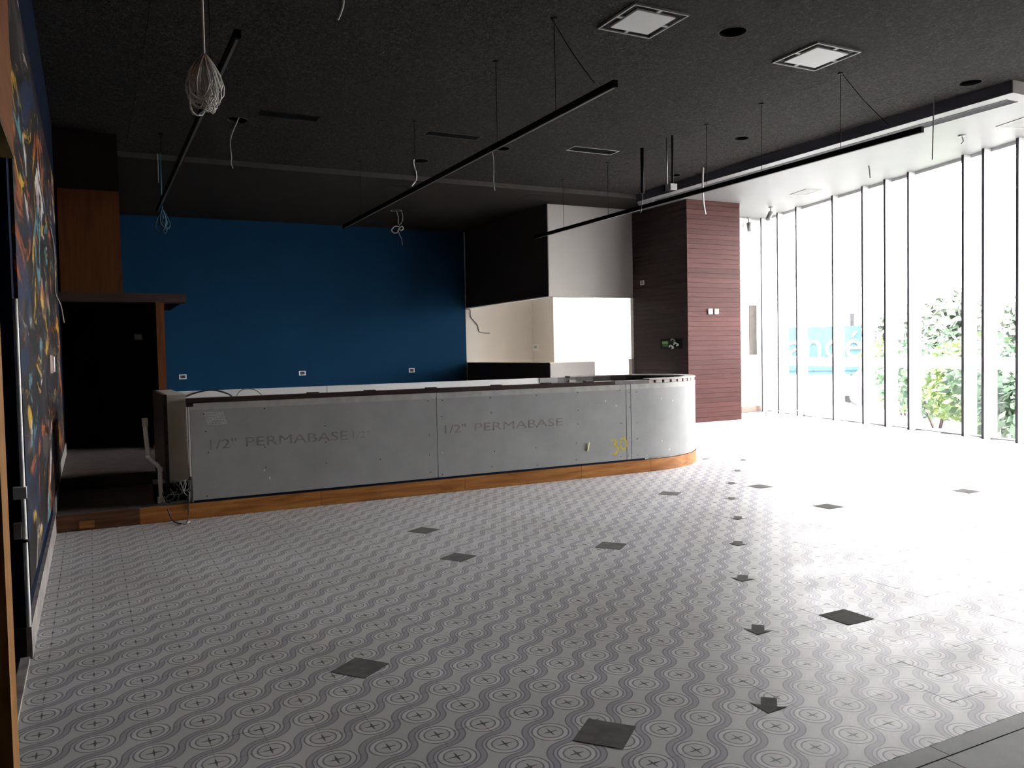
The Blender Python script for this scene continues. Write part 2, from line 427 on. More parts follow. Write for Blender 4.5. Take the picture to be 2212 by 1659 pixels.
# lower smooth ceiling at the back, with its bright edge face
box('far_ceiling', XL-.5, 10.95, 13.715, 19.3, ZF, ZF+.4, FARCEIL, ce)
box('step_edge', XL-.5, 9.94, 13.69, 13.715, ZF-.012, ZC+.02, plain('step_edge_paint', (.045, .04, .036), .7, spec=.1), ce)
# white soffit along the windows
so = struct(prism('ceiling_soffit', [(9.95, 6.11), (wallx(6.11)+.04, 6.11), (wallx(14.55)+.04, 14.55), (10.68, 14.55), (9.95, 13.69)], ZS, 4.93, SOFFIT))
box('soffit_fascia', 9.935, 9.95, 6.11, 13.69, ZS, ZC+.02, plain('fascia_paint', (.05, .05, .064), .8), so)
box('soffit_end_face', 9.95, wallx(6.11)+.04, 6.095, 6.11, ZS, ZC+.02, GREYBEIGE, so)
prism('back_room_ceiling', [(10.951, 15.06), (wallx(15.06), 15.06), (wallx(19.0), 19.0), (10.951, 19.0)], ZF, ZF+.4, WHITE, ce)

# ------------------------------------------------------------------ walls
wl = struct(box('wall_left', XL-.5, XL, 4.78, 19.3, 0, 4.95, NAVY))
struct(box('wall_left_near', -1.4, -1.3, -3.2, 4.78, 0, 4.95, NAVY))
struct(box('wall_rear', -1.4, 13.0, -3.2, -3.1, 0, 4.95, DARKGREY))
wb = struct(box('wall_back', XL, 8.52, YBLUE, YBLUE+.2, 0, ZF+.1, BLUE))
box('back_room_floor', 8.7, 15.0, 15.05, 19.05, -.009, .0, plain('pale_back_floor', (.55, .53, .5), .5), fl)
wbb = struct(box('wall_back_beige', 8.52, 11.9, YBLUE-.004, YBLUE+.2, 0, ZF+.1, BEIGE))
struct(box('wall_pier', 10.437, 11.655, 17.98, YBLUE, 0, ZF, BEIGE))
# bulkhead over the serving opening, and its low wall
bh = struct(empty('wall_bulkhead', (8.54, 14.9, 2.64)))
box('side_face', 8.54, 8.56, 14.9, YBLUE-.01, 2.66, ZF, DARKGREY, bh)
box('inner_core', 8.56, 8.70, 14.92, YBLUE-.01, 2.64, ZF, WHITE, bh)
box('edge_bead', 8.54, 8.56, 14.9, YBLUE-.01, 2.64, 2.66, BEIGE, bh)
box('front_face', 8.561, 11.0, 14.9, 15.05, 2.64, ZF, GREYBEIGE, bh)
pw = struct(empty('wall_low', (8.54, 14.9, 0)))
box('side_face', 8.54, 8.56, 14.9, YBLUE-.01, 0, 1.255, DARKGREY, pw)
box('inner_core', 8.56, 8.68, 14.92, YBLUE-.01, 0, 1.255, BEIGE, pw)
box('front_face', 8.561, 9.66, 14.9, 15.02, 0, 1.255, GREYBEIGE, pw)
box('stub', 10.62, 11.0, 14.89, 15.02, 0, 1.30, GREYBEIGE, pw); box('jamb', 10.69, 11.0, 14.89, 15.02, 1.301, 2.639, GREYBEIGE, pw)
box('cap', 8.54, 9.66, 14.9, 15.02, 1.255, 1.272, BEIGE, pw); box('side_cap', 8.54, 8.68, 15.02, YBLUE-.01, 1.255, 1.272, BEIGE, pw)
# white end wall right of the column
we = struct(box('wall_end', 12.07, 14.30, 14.5, 14.7, 0, ZS+.1, WHITE))
struct(box('baseboard_end', 12.09, 14.0, 14.47, 14.5, 0, .13, plain('pinkish_skirting', (.24, .17, .145), .8, spec=.1)))
box('recess_panel', 13.66, 13.89, 14.492, 14.499, 1.33, 2.48, plain('recess_grey', (.085, .078, .072), .8, spec=.05), we)
struct(prism('wall_right', [(wallx(4.43)-.06, 4.43), (wallx(4.43)+.25, 4.43), (wallx(-3.1)+.25, -3.1), (wallx(-3.1)-.06, -3.1)], 0, ZS+.205, GREYBEIGE))
struct(prism('wall_right_header', [(wallx(6.1)-.06, 6.09), (wallx(6.1)+.25, 6.09), (wallx(-3.2)+.25, -3.1), (wallx(-3.2)-.06, -3.1)], ZS+.21, 4.95, WHITE))
struct(box('baseboard_left', XL, XL+.022, 4.78, YB-.01, 0, .165, DIRTYWHITE))
struct(box('baseboard_left_step', XL, XL+.022, YB+.01, 9.70, PZ, PZ+.15, DIRTYWHITE))
struct(box('baseboard_left_upper', XL, XL+.022, 9.78, 12.3, PZ2, PZ2+.15, DIRTYWHITE))
struct(box('baseboard_return', -1.28, XL, 4.76, 4.78, 0, .165, DARKWOOD))
struct(box('wall_return', -1.3, XL-.5, 4.78, 4.9, 0, 4.95, NAVY))
struct(box('trim_1', XL-.03, XL+.012, 1.98, 4.755, 0, .022, DIRTYWHITE))

# ------------------------------------------------------------------ slanted window wall
def window_wall(name, s_list, z1, s0, s1, transom=True, origin=WA):
    w_ = struct(empty(name, origin, WANG)); L = lambda n_, x0, x1, y0, y1, z0, z1_, m_: link(n_, boxme(x1-x0, y1-y0, z1_-z0, 0, True), m_, ((x0+x1)/2, (y0+y1)/2, z0), w_, local=True)
    # local x runs along the wall, local +y points into the room
    pts = [s0]+list(s_list)+[s1]
    for a, b in zip(pts[:-1], pts[1:]):
        if b-a < .08: continue
        L('pane', a+.03, b-.02, -.012, 0, .022, 1.075, GLASS); L('pane', a+.03, b-.02, -.012, 0, 1.265, z1-.05, GLASS)
        if transom: L('frosted_band', a+.03, b-.02, -.014, .002, 1.076, 1.264, FROST)
    for s in s_list:
        mu = L('mullion', s-.022, s+.022, -.06, .185, 0, z1, ALU)
        L('gasket', s-.024, s+.024, .185, .192, .0, z1, plain('gasket_grey', (.07, .07, .075), .8, spec=.05))  # added dark strip, paints the backlit shade on the fin's inner end
    L('sill', s0, s1, -.06, .06, 0, .02, ALU); L('head', s0, s1, -.06, .06, z1-.05, z1+.2, ALU)
    return w_
FINS = [-2.85, -2.43, -1.2, -.19, .448, .857, 2.10, 2.706, 3.336, 4.256, 5.527, 6.264, 6.95]
w1 = window_wall('window_1', FINS, ZS, S0, S1)
# window beyond the end wall and the one in the back wall that light the far room
w2 = window_wall('window_2', [1.0, 2.0, 3.0, 4.0], ZF, 0.05, 4.75, True, wallpt(7.35))
bw = struct(empty('window_3', (11.9, YBLUE, 0)))
for k in range(4):
    x0 = 11.95+k*.85; box('pane', x0+.03, x0+.82, YBLUE+.05, YBLUE+.06, .1, ZF-.1, GLASS, bw); box('mullion', x0-.03, x0+.03, YBLUE, YBLUE+.12, 0, ZF, ALU, bw)
box('sill', 11.9, 15.4, YBLUE, YBLUE+.12, 0, .1, ALU, bw); box('head', 11.9, 15.4, YBLUE, YBLUE+.12, ZF-.1, ZF+.1, ALU, bw)

# ------------------------------------------------------------------ wood-clad column
co = tag(empty('wood_clad_column', (11.37, 13.9, 0)), 'tall square column clad in reddish horizontal wood planks', 'column')
CX0, CX1, CY0, CY1 = 10.68, 12.07, 13.05, 14.88
box('core', CX0+.02, CX1, CY0+.02, CY1, 0, ZS, plain('column_groove', (.03, .015, .013), .8), co)
NP = 46; PHT = ZS/NP
bmf = boxme(CX1-CX0-.001, .02, PHT-.0035, .0015); bmf.materials.append(REDWOOD)
bms = boxme(.02, CY1-CY0-.001, PHT-.0035, .0015); bms.materials.append(wood('dark_cladding_wood', (.022, .014, .015), (.045, .027, .027), .5, (6, .9, 14), 2.4, 0, .2))  # same cladding in a darker colour: shade on the side away from the windows, painted in
for k in range(NP):
    z = PHT*(k+.5)
    link('plank', bmf, None, ((CX0+CX1)/2, CY0+.01+random.uniform(-.0015, .0015), z), co)
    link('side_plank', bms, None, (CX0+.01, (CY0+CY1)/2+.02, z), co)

# ------------------------------------------------------------------ raised platform behind the bar
pf = tag(empty('raised_platform', (2.8, YB, 0)), 'raised brown-tiled platform with orange-brown wooden edge boards under the bar', 'platform')
def ellipse(rx, ry, n, a0=-90, a1=90): return [(6.1+rx*math.cos(math.radians(a0+(a1-a0)*k/n)), 9.2+ry*math.sin(math.radians(a0+(a1-a0)*k/n))) for k in range(n+1)]
prism('platform_floor', [(XL+.002, YB+.02)] + [(6.1, YB+.02)] + ellipse(1.27, .97, 28)[1:] + [(6.1, 10.2), (XL+.002, 10.2)], 0, PZ, STEPTILE, pf)
us = tag(empty('upper_step', (.4, 9.75, PZ)), 'second dark-tiled step leading to the dark doorway', 'step')
prism('upper_floor', [(XL+.002, 9.75), (1.2, 9.75), (1.2, 14.0), (XL+.002, 14.0)], PZ+.001, PZ2, STEPTILE, us)
box('upper_riser', XL+.002, 1.2, 9.735, 9.75, PZ+.002, PZ2-.012, plain('dark_riser', (.03, .024, .022), .6), us)
box('back_floor', 1.2, 8.5, 10.3, YBLUE, -.008, PZ, STEPTILE, fl)
xb = [XL+.002, .36, 2.02, 3.6, 5.1, 6.1]
for a, b in zip(xb[:-1], xb[1:]):
    box('riser_board', a+.001, b-.001, YB-.008, YB+.012, .001, PZ-.004, RISER if a > .3 else wood('worn_dark_riser', (.045, .022, .012), (.13, .06, .03), .6, (1, 8, 10), 2.0), pf, .002)
box('riser_patch', -.13, -.01, YB-.012, YB-.008, .02, .085, RISER, pf)
def arcstrip(name, rx, ry, th, z0, z1, mat, parent, a0=-90, a1=90, n=100, bev=0):
    P = ellipse(rx, ry, n, a0, a1); Q = ellipse(rx-th, ry-th, n, a0, a1)
    base = WPOS[parent.name]; bm = bmesh.new(); V = []
    for p, q in zip(P, Q): V.append([bm.verts.new((x-base.x, y-base.y, z-base.z)) for (x, y), z in ((p, z0), (p, z1), (q, z1), (q, z0))])
    for A, B in zip(V[:-1], V[1:]):
        for j in range(4): bm.faces.new((A[j], A[(j+1) % 4], B[(j+1) % 4], B[j]))
    bm.faces.new(V[0]); bm.faces.new(V[-1])
    me = from_bm(bm)
    return link(name, me, mat, (0, 0, 0), parent, local=True)
arcstrip('curved_riser_board', 1.308, 1.008, .02, .001, PZ-.004, RISER, pf, -90, 60)

# ------------------------------------------------------------------ bar counter
ba = tag(empty('bar_counter', (3.4, YB, PZ)), 'long stripped bar counter faced with bare grey cement boards, rounded at the window end', 'bar counter')
ZT = 1.085
seams = [.815, 3.292, 5.752, 5.822, 6.1]
boards = []
for a, b in zip(seams[:-1], seams[1:]):
    if b == 6.1: continue
    boards.append(box('cement_board', a+.003, b-.003, YB, YB+.013, PZ+.02, ZT, CEMENT, ba, .0015))
    box('edge_tape', a+.004, b-.004, YB-.002, YB, ZT-.062, ZT-.002, TAPE, boards[-1])
# board that runs into the curve
P = [(5.826, YB)] + ellipse(1.30, 1.0, 110, -90, 75); Q = [(5.826, YB+.013)] + ellipse(1.287, .987, 110, -90, 75)
def ribbon(name, P, Q, z0, z1, mat, parent):
    base = WPOS[parent.name]; bm = bmesh.new(); V = []
    for p, q in zip(P, Q): V.append([bm.verts.new((x-base.x, y-base.y, z-base.z)) for (x, y), z in ((p, z0), (p, z1), (q, z1), (q, z0))])
    for A, B in zip(V[:-1], V[1:]):
        for j in range(4): bm.faces.new((A[j], A[(j+1) % 4], B[(j+1) % 4], B[j]))
    bm.faces.new(V[0]); bm.faces.new(V[-1]); return link(name, from_bm(bm), mat, (0, 0, 0), parent, local=True)
cb = ribbon('curved_cement_board', P, Q, PZ+.02, ZT, CEMENT, ba)
ribbon('edge_tape', [(x*1.0, y-.002) for x, y in P[:70]], P[:70], ZT-.062, ZT-.002, TAPE, cb)
box('navy_reveal', .83, 6.02, YB+.001, YB+.013, PZ+.001, PZ+.02, NAVY, ba)
box('front_core', .815, 6.1, YB+.0135, YB+.10, PZ+.001, ZT+.002, plain('core_gypsum', (.55, .54, .52), .8), ba)
arcstrip('curved_core', 1.286, .986, .10, PZ+.001, ZT+.002, PALEWOOD, ba, -90, 90)
# dark top rail with small cleats, then pale kerfed blocks along the curve
box('top_rail', .795, 5.6, YB-.004, YB+.11, ZT+.002, ZT+.047, DARKWOOD, ba, .003)
box('rail_end', .795, .85, YB-.006, YB+.10, ZT-.03, ZT+.001, DARKWOOD, ba)
box('top_rail_end', 5.6, 6.1, YB, YB+.11, ZT+.002, ZT+.044, plain('weathered_rail', (.13, .115, .11), .7, .2, 12), ba)
arcstrip('curved_top_rail', 1.305, 1.005, .14, ZT+.040, ZT+.058, PALEWOOD, ba, -90, 90)
for cxx in (1.93, 2.52, 3.20, 3.98, 4.62, 5.2):
    box('rail_cleat', cxx, cxx+.11, YB+.02, YB+.09, ZT+.0471, ZT+.058, DARKWOOD, ba)
th = [-89+k*6.2 for k in range(24)]
for a in th:
    x, y = 6.1+1.285*math.cos(math.radians(a)), 9.2+.985*math.sin(math.radians(a))
    nx, ny = math.cos(math.radians(a))/1.285, math.sin(math.radians(a))/.985
    link('kerf_block', boxme(.03, .10, .036, .002), PALEWOOD, (x-.008*nx, y-.008*ny, ZT+.021), ba, (0, 0, math.atan2(ny, nx)))
# inner back wall with a faceted inner curve
box('back_panel', .70, 5.65, 10.16, 10.26, PZ2+.002, 1.128, WHITE, ba)
box('back_panel_joint', 2.62, 2.626, 10.157, 10.16, .9, 1.128, DIRTYWHITE, ba)
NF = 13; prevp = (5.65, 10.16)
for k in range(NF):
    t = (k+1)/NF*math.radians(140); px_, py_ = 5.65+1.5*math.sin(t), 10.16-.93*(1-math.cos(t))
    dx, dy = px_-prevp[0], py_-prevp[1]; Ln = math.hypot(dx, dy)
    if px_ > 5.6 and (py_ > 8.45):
        shade = (.34-.06*min(k, 5)); mm = plain('lining_strip_%d' % min(k, 5), (shade, shade*.95, shade*.93), .7, .05, 5)  # strips darken step by step: the curve's inner shade is painted into their colour
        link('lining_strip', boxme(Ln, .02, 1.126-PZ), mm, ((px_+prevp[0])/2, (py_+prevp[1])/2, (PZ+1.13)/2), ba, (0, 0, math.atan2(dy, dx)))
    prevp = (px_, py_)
# painted end wall of the bar, dark on the passage side
box('end_wall', .635, .802, 8.33, 9.9, .36, 1.165, plain('cream_paint', (.40, .36, .30), .7, .06, 3), ba)
box('end_wall_side', .60, .634, 8.34, 9.73, PZ+.001, 1.17, DARKWOOD, ba)
box('end_strip', .803, .8145, YB+.0, YB+.10, .40, ZT, WHITE, ba)
# screws
bmx = bmesh.new()
for X in [.95, 1.5, 2.1, 2.65, 3.2, 3.36, 3.95, 4.5, 5.05, 5.68, 5.79, 5.9]:
    for z in [.22, .42, .63, .82, 1.0]:
        if random.random() < .8: bmesh.ops.create_cone(bmx, cap_ends=True, segments=6, radius1=.006, radius2=.005, depth=.003, matrix=Matrix.Translation((X+random.uniform(-.02, .02)-3.4, -.0015, z+random.uniform(-.02, .02)-PZ)) @ Matrix.Rotation(math.pi/2, 4, 'X'))
stuff(link('screw_heads', from_bm(bmx), BLACK, (0, 0, 0), ba, local=True))
RX = (math.pi/2, 0, 0)
text('board_print', '1/2"', .128, BOARDINK, (.95, YB-.0008, .645), RX, boards[0], 1.36); text('board_print', 'PERMABASE', .128, BOARDINK, (1.30, YB-.0008, .648), RX, boards[0], 1.52)
text('board_print_faint', '1/2"', .10, BOARDINK2, (2.34, YB-.0008, .655), RX, boards[0], 1.3)
text('board_print', '1/2"', .128, BOARDINK, (3.345, YB-.0008, .642), RX, boards[1], 1.40); text('board_print', 'PERMABASE', .128, BOARDINK, (3.72, YB-.0008, .642), RX, boards[1], 1.70)
# yellow spray-painted 30
def stroke(pts, r=.014): return smoothpts([Vector(p) for p in pts], 5)
bmy = bmesh.new()
for pts in ([(5.53, .415), (5.575, .43), (5.60, .395), (5.565, .365), (5.61, .35), (5.625, .30), (5.575, .245), (5.55, .26)],
            [(5.665, .395), (5.70, .44), (5.74, .40), (5.745, .33), (5.70, .30), (5.665, .34), (5.665, .395)]):
    q = stroke([(x, YB-.001, z) for x, z in pts]); base = WPOS[boards[1].name]
    for a, b in zip(q[:-1], q[1:]):
        d_ = (b-a); L_ = d_.length
        if L_ < 1e-5: continue
        n_ = Vector((-d_.z, 0, d_.x)).normalized()*.014
        vv = [bm_v for bm_v in [bmy.verts.new(p - base) for p in (a-n_, a+n_, b+n_, b-n_)]]
        bmy.faces.new(vv)
link('spray_number', from_bm(bmy), YELLOW, (0, 0, 0), boards[1], local=True)
tag_o = link('paint_tag', boxme(.022, .004, .105, .001), plain('yellow_green_paper', (.52, .55, .22), .7), (5.198, YB-.012, .37), boards[1], (math.radians(8), math.radians(7), math.radians(18)))
bmk = bmesh.new()
for k in range(9):
    x = .94+k*.004; z = .99-.014*k
    for s in range(7):
        x0 = x+s*.026; bbox(bmk, x0-3.4, x0+.02-3.4, -.0006, 0, z+.004*math.sin(s+k)-PZ, z+.0035+.004*math.sin(s+k)-PZ)
stuff(link('chalk_scribble', from_bm(bmk), plain('chalk', (.60, .60, .58), .9), (0, 0, 0), ba, local=True))

# ------------------------------------------------------------------ vestibule with doorway at the back left
d1 = struct(empty('door_1', (.25, 12.4, PZ2)))
box('leaf', .125, .84, 13.2, 13.24, PZ2, 2.27, wood('dark_door', (.006, .003, .002), (.012, .006, .004), .8, (9, 9, 1)), d1)
box('side_panel', XL, .11, 13.18, 13.22, PZ2, 1.15, plain('black_panel', (.005, .005, .005), .9, spec=.05), d1)
box('plaque', .60, .70, 13.19, 13.2, 1.80, 1.88, CABLEG, d1)
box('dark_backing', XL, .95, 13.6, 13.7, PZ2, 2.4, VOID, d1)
box('post', .845, .948, 12.36, 12.50, PZ2, 2.29, wood('door_post_wood', (.06, .018, .005), (.11, .036, .011), .6, (9, 9, .8), 2.0), d1)
box('lintel', XL, 1.235, 12.30, 12.55, 2.29, 2.415, DARKWOOD, d1)
vb = struct(empty('wall_vestibule', (0, 12.42, 2.41)))
box('upper_box', XL+.002, .44, 12.44, YBLUE-.002, 2.416, ZF, plain('dark_reddish_paint', (.008, .004, .004), .9, spec=.05), vb)
box('veneer_panel', XL+.03, .44, 12.42, 12.44, 2.42, 3.79, PANELWOOD, vb)
box('vestibule_side', .85, .94, 12.51, YBLUE-.002, PZ2, 2.29, plain('vestibule_side_paint', (.015, .02, .03), .8), vb)
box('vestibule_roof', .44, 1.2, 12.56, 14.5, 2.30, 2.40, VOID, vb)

# ------------------------------------------------------------------ mural on the left wall
mu_ = tag(box('mural_painting', XL+.003, XL+.018, 4.92, 11.55, PZ2+.03, 3.74, MURAL), 'tall dark abstract mural with orange, yellow and teal streaks on the left wall', 'painting')
bm_ = mu_.data

# near-left wooden portal
po = tag(empty('wooden_portal', (-.4, 3.0, 0)), 'light brown wooden door frame post and header at the left edge of the photo', 'door frame')
box('post', -.46, -.224, 2.60, 2.78, 0, 2.52, POSTWOOD, po)
box('header', -.80, -.292, 2.56, 4.755, 2.52, 4.6, wood('header_wood', (.10, .038, .016), (.17, .07, .028), .5, (9, 1, 9), 1.6), po)
box('header_soffit', -.80, -.293, 2.561, 4.75, 2.505, 2.519, wood('olive_soffit', (.10, .07, .025), (.15, .11, .04), .5, (9, 1, 9)), po)

# ------------------------------------------------------------------ left wall services
wp = tag(empty('wall_conduit', (XL+.03, 4.80, .17)), 'thin white conduit pipe running up the near corner of the left wall', 'pipe')
tube('conduit', [(XL+.012, 4.765, .17), (XL+.012, 4.765, 1.0), (XL+.012, 4.80, 1.82)], .011, PVC, wp, 8)
box('clip', XL-.03, XL+.028, 4.74, 4.778, .82, .88, PVC, wp); box('junction_box', XL-.035, XL-.002, 4.745, 4.779, .62, .70, CABLEG, wp)
tube('clip_band', [(XL+.012, 4.765, .60), (XL+.012, 4.765, .615)], .016, BLACK, wp, 8)
sw = tag(empty('wall_switch', (XL+.02, 8.5, 1.40)), 'white light switch plate mounted on the dark mural', 'switch')
box('plate', XL+.0181, XL+.03, 8.16, 8.86, 1.40, 1.56, plain('tan_plate', (.25, .18, .15), .6), sw)
box('rocker', XL+.0301, XL+.045, 8.62, 8.78, 1.41, 1.55, WHITE, sw)
tag(tube('mural_cable', [onx(108, 490, XL+.03), onx(117, 540, XL+.03), onx(118, 600, XL+.04), onx(120, 635, XL+.04), onx(131, 660, XL+.08), onx(138, 697, XL+.1)], .008, CABLEG), 'thin grey cable hanging down over the far end of the mural', 'cable')

# ------------------------------------------------------------------ small wall devices
def outlet(px, py, label):
    p = ony(px, py, YBLUE); o = tag(empty('wall_outlet', (p.x, YBLUE, p.z-.05)), label, 'outlet', 'uncovered outlets on the blue wall')
    for a, b, c, d in ((-.075, -.055, -.05, .05), (.055, .075, -.05, .05), (-.055, .055, .035, .05), (-.055, .055, -.05, -.035)):
        box('frame', p.x+a, p.x+b, YBLUE-.012, YBLUE-.001, p.z+c, p.z+d, CABLEW, o)
    box('socket', p.x-.054, p.x+.054, YBLUE-.006, YBLUE-.001, p.z-.034, p.z+.034, plain('outlet_inside', (.05, .055, .06), .6), o)
    tube('wire_stub', [(p.x-.01, YBLUE-.008, p.z), (p.x+.02, YBLUE-.03, p.z+.01), (p.x+.03, YBLUE-.02, p.z-.03)], .006, BLACK, o, 5, 4)
outlet(395, 814, 'small outlet on the blue wall nearest the dark doorway'); outlet(653, 806, 'small outlet in the middle of the blue wall'); outlet(889, 800, 'small outlet on the blue wall nearest the grey bulkhead')
p = Vector((10.40, 18.9, 1.61))
o = tag(empty('wall_thermostat', (10.437, 18.9, 1.53)), 'small white control box on the beige pier seen through the serving opening', 'thermostat')
box('body', 10.40, 10.436, 18.75, 19.02, 1.53, 1.70, WHITE, o); box('screen', 10.397, 10.3995, 18.80, 18.96, 1.59, 1.66, GREYPLASTIC, o)
p = onx(1388, 611, CX0)
o = tag(empty('wall_sensor', (CX0, p.y, p.z-.05)), 'small white switch high on the dark side of the wooden column', 'switch')
box('plate', CX0-.014, CX0-.001, p.y-.07, p.y+.07, p.z-.05, p.z+.05, WHITE, o); box('button', CX0-.02, CX0-.0141, p.y-.03, p.y+.03, p.z-.03, p.z+.03, GREYPLASTIC, o)
p = onx(1446, 741, CX0)
o = tag(empty('electric_box', (CX0, p.y, p.z-.1)), 'opened electrical box with green terminal and loose wires on the dark column side', 'electrical box')
box('back_plate', CX0-.008, CX0-.001, p.y-.42, p.y+.30, p.z-.12, p.z+.09, BLACK, o)
box('green_terminal', CX0-.03, CX0-.0081, p.y+.02, p.y+.20, p.z-.02, p.z+.04, plain('green_plastic', (.16, .38, .10), .5), o)
box('green_terminal_base', CX0-.02, CX0-.0081, p.y+.02, p.y+.20, p.z-.075, p.z-.025, plain('dark_green_plastic', (.03, .09, .03), .5), o)
for k, (dy, dz) in enumerate(((-.10, -.08), (-.25, -.03), (-.16, .05))):
    tube('wire', [(CX0-.02, p.y+dy+.08, p.z+dz), (CX0-.05, p.y+dy, p.z+dz+.03), (CX0-.04, p.y+dy-.08, p.z+dz-.01), (CX0-.03, p.y+dy-.02, p.z+dz-.03)], .016, CABLEW if k != 2 else CABLEG, o, 6)
for k, (px, lab) in enumerate(((1533, 'left of the two pale control boxes on the reddish column face'), (1546, 'right of the two pale control boxes on the reddish column face'))):
    p = ony(px, 673, CY0)
    o = tag(empty('wall_control', (p.x, CY0, p.z-.05)), lab, 'thermostat', 'pair of control boxes on the column')
    box('body', p.x-.055, p.x+.055, CY0-.035, CY0-.002, p.z-.055, p.z+.055, WHITE if k == 0 else GREYPLASTIC, o, .004); box('cover', p.x-.045, p.x+.035, CY0-.038, CY0-.0351, p.z-.045, p.z+.045, ALU, o)
tag(tube('opening_cable', [ony(1004, 668, YBLUE-.02), ony(1015, 669, YBLUE-.03), ony(1017, 685, YBLUE-.02), ony(1031, 702, YBLUE-.02), ony(1036, 717, YBLUE-.02), ony(1058, 720, YBLUE-.02)], .009, CABLEB), 'dark cable dangling across the beige wall in the serving opening', 'cable')

# ------------------------------------------------------------------ pipe, cables and bits at the bar end
pp = tag(empty('pvc_pipe', (.545, 8.33, PZ)), 'bent white drain pipe standing on the platform beside the bar', 'pipe')
Y0 = 8.36
pv = [ony(349, 1088, Y0), ony(347, 1050, Y0), ony(345.5, 1013, Y0)], [ony(345.5, 1013, Y0), ony(339, 1004, Y0), ony(326, 995, Y0), ony(320, 985, Y0)], [ony(320, 985, Y0), ony(316, 950, Y0), ony(313, 918, Y0)]
pv[0][0].z = PZ+.002
tube('lower_pipe', pv[0], .021, PVC, pp, 10); tube('elbow', pv[1], .0215, PVC, pp, 10); tube('upper_pipe', pv[2], .021, PVC, pp, 10)
tube('coupling', [ony(313.6, 921, Y0), ony(312.5, 903, Y0)], .027, plain('cream_pvc', (.60, .58, .48), .4), pp, 12)
for q in ((345.5, 1013), (320, 985)): tube('joint_collar', [ony(q[0]+.3, q[1]+5, Y0), ony(q[0]-.3, q[1]-3, Y0)], .025, PVC, pp, 12)
disc('base_flange', (pv[0][0].x, pv[0][0].y, PZ+.03), .034, .055, PVC, pp, 14)
jb = tag(empty('floor_junction_box', (.68, 8.33, PZ)), 'open black floor box full of torn wires at the bar end', 'electrical box')
box('body', .50, .802, 8.40, 8.60, PZ+.002, .33, BLACK, jb); box('lid', .50, .802, 8.38, 8.62, .331, .345, GREYPLASTIC, jb)
rr = random.Random(3)
for k in range(13):
    x = .60+rr.random()*.20; z = .18+rr.random()*.13
    tube('wire', [(x, 8.41, z), (x+rr.uniform(-.05, .05), 8.36, z+rr.uniform(-.01, .06)), (x+rr.uniform(-.08, .08), 8.33, z+rr.uniform(-.06, .03)), (x+rr.uniform(-.1, .1), 8.29, max(PZ+.01, z-rr.uniform(.03, .12)))], .005, (CABLEG, CABLEB, CABLEW, CABLEB)[k % 4], jb, 5, 4)
tag(tube('loose_wire', [ony(407, 1075, 8.17), ony(407, 1105, 8.17), onz(403, 1130, .012), onz(390, 1131, .012), onz(375, 1126, .012), ony(368, 1115, 8.15), ony(362, 1100, 8.17)], .006, CABLEB), 'thin black wire looping over the wooden platform edge onto the tiles', 'cable')
tag(tube('white_wire_scrap', [onz(392, 1133, .008), onz(400, 1131, .008), onz(410, 1127, .008)], .005, CABLEW), 'short white scrap of wire on the tiles below the platform edge', 'cable')
tag(tube('counter_cable', [(.85, 10.10, 1.02), (1.05, 10.12, 1.10), (1.25, 10.10, 1.135), (1.42, 10.08, 1.09), (1.50, 10.10, 1.03)], .010, CABLEB), 'black cable lying against the white inner panel of the bar', 'cable')
tag(tube('counter_wire', [(1.50, 10.09, 1.0), (1.58, 10.08, 1.12), (1.72, 10.08, 1.125), (1.80, 10.08, 1.07), (1.82, 10.09, 1.04)], .006, CABLEG), 'thin grey wire loop against the white inner panel of the bar', 'cable')
ob = tag(box('orange_offcut', .74, .83, 12.05, 12.28, PZ2+.001, PZ2+.045, plain('bright_orange', (.50, .16, .02), .6)), 'small bright orange block on the upper step by the door post', 'block')

# ------------------------------------------------------------------ floor marks
def sticker(pts, label, grp, name, cat):
    cx = sum(p[0] for p in pts)/len(pts); cy = sum(p[1] for p in pts)/len(pts)
    bm = bmesh.new(); lo = [bm.verts.new((x-cx, y-cy, 0)) for x, y in pts]; hi = [bm.verts.new((x-cx, y-cy, .0012)) for x, y in pts]; n = len(pts)
    bm.faces.new(lo); bm.faces.new(hi)
    for i in range(n): bm.faces.new((lo[i], lo[(i+1) % n], hi[(i+1) % n], hi[i]))
    return tag(link(name, from_bm(bm), STICKER, (cx, cy, .0006)), label, cat, grp)
def sq(x, y, a, label):
    a = math.radians(a); c, s_ = math.cos(a)*.1, math.sin(a)*.1
    sticker([(x+c-s_, y+s_+c), (x-c-s_, y-s_+c), (x-c+s_, y-s_-c), (x+c+s_, y+s_-c)], label, 'square floor marks', 'square_floor_mark', 'floor mark')
sq(1.745, 2.665, -50, 'dark square floor mark nearest the camera, bottom centre of the photo')
sq(1.105, 3.815, -53, 'dark square floor mark on the left, in front of the middle of the bar')
sq(3.67, 3.165, 0, 'large-looking grey square mark in the glare at lower right')
sq(2.365, 5.533, -58, 'dark square floor mark second closest to the bar on its left half')
sq(2.48, 6.54, -58, 'dark square floor mark closest to the bar on its left half')
sq(3.513, 5.236, 40, 'dark square floor mark in the middle of the tiled floor')
sq(5.318, 6.822, 38, 'dark square floor mark near the rounded end of the bar')
sq(6.09, 5.452, 0, 'pale grey square mark in the bright glare right of the arrow row')
sq(7.846, 5.272, 0, 'grey square floor mark closest to the windows')
sq(6.378, 6.627, 3, 'thin-looking square mark just right of the far arrows')
arr = [(2.482, 2.54), (3.11, 3.258), (3.73, 4.041), (4.372, 4.783), (5.033, 5.503), (5.636, 6.252), (6.278, 6.961), (6.979, 7.63), (7.703, 8.314)]
ordn = ['nearest to the camera', 'second nearest to the camera', 'third nearest to the camera', 'fourth nearest to the camera', 'fifth nearest to the camera', 'sixth nearest to the camera', 'seventh nearest to the camera', 'second farthest of the row', 'farthest of the row']
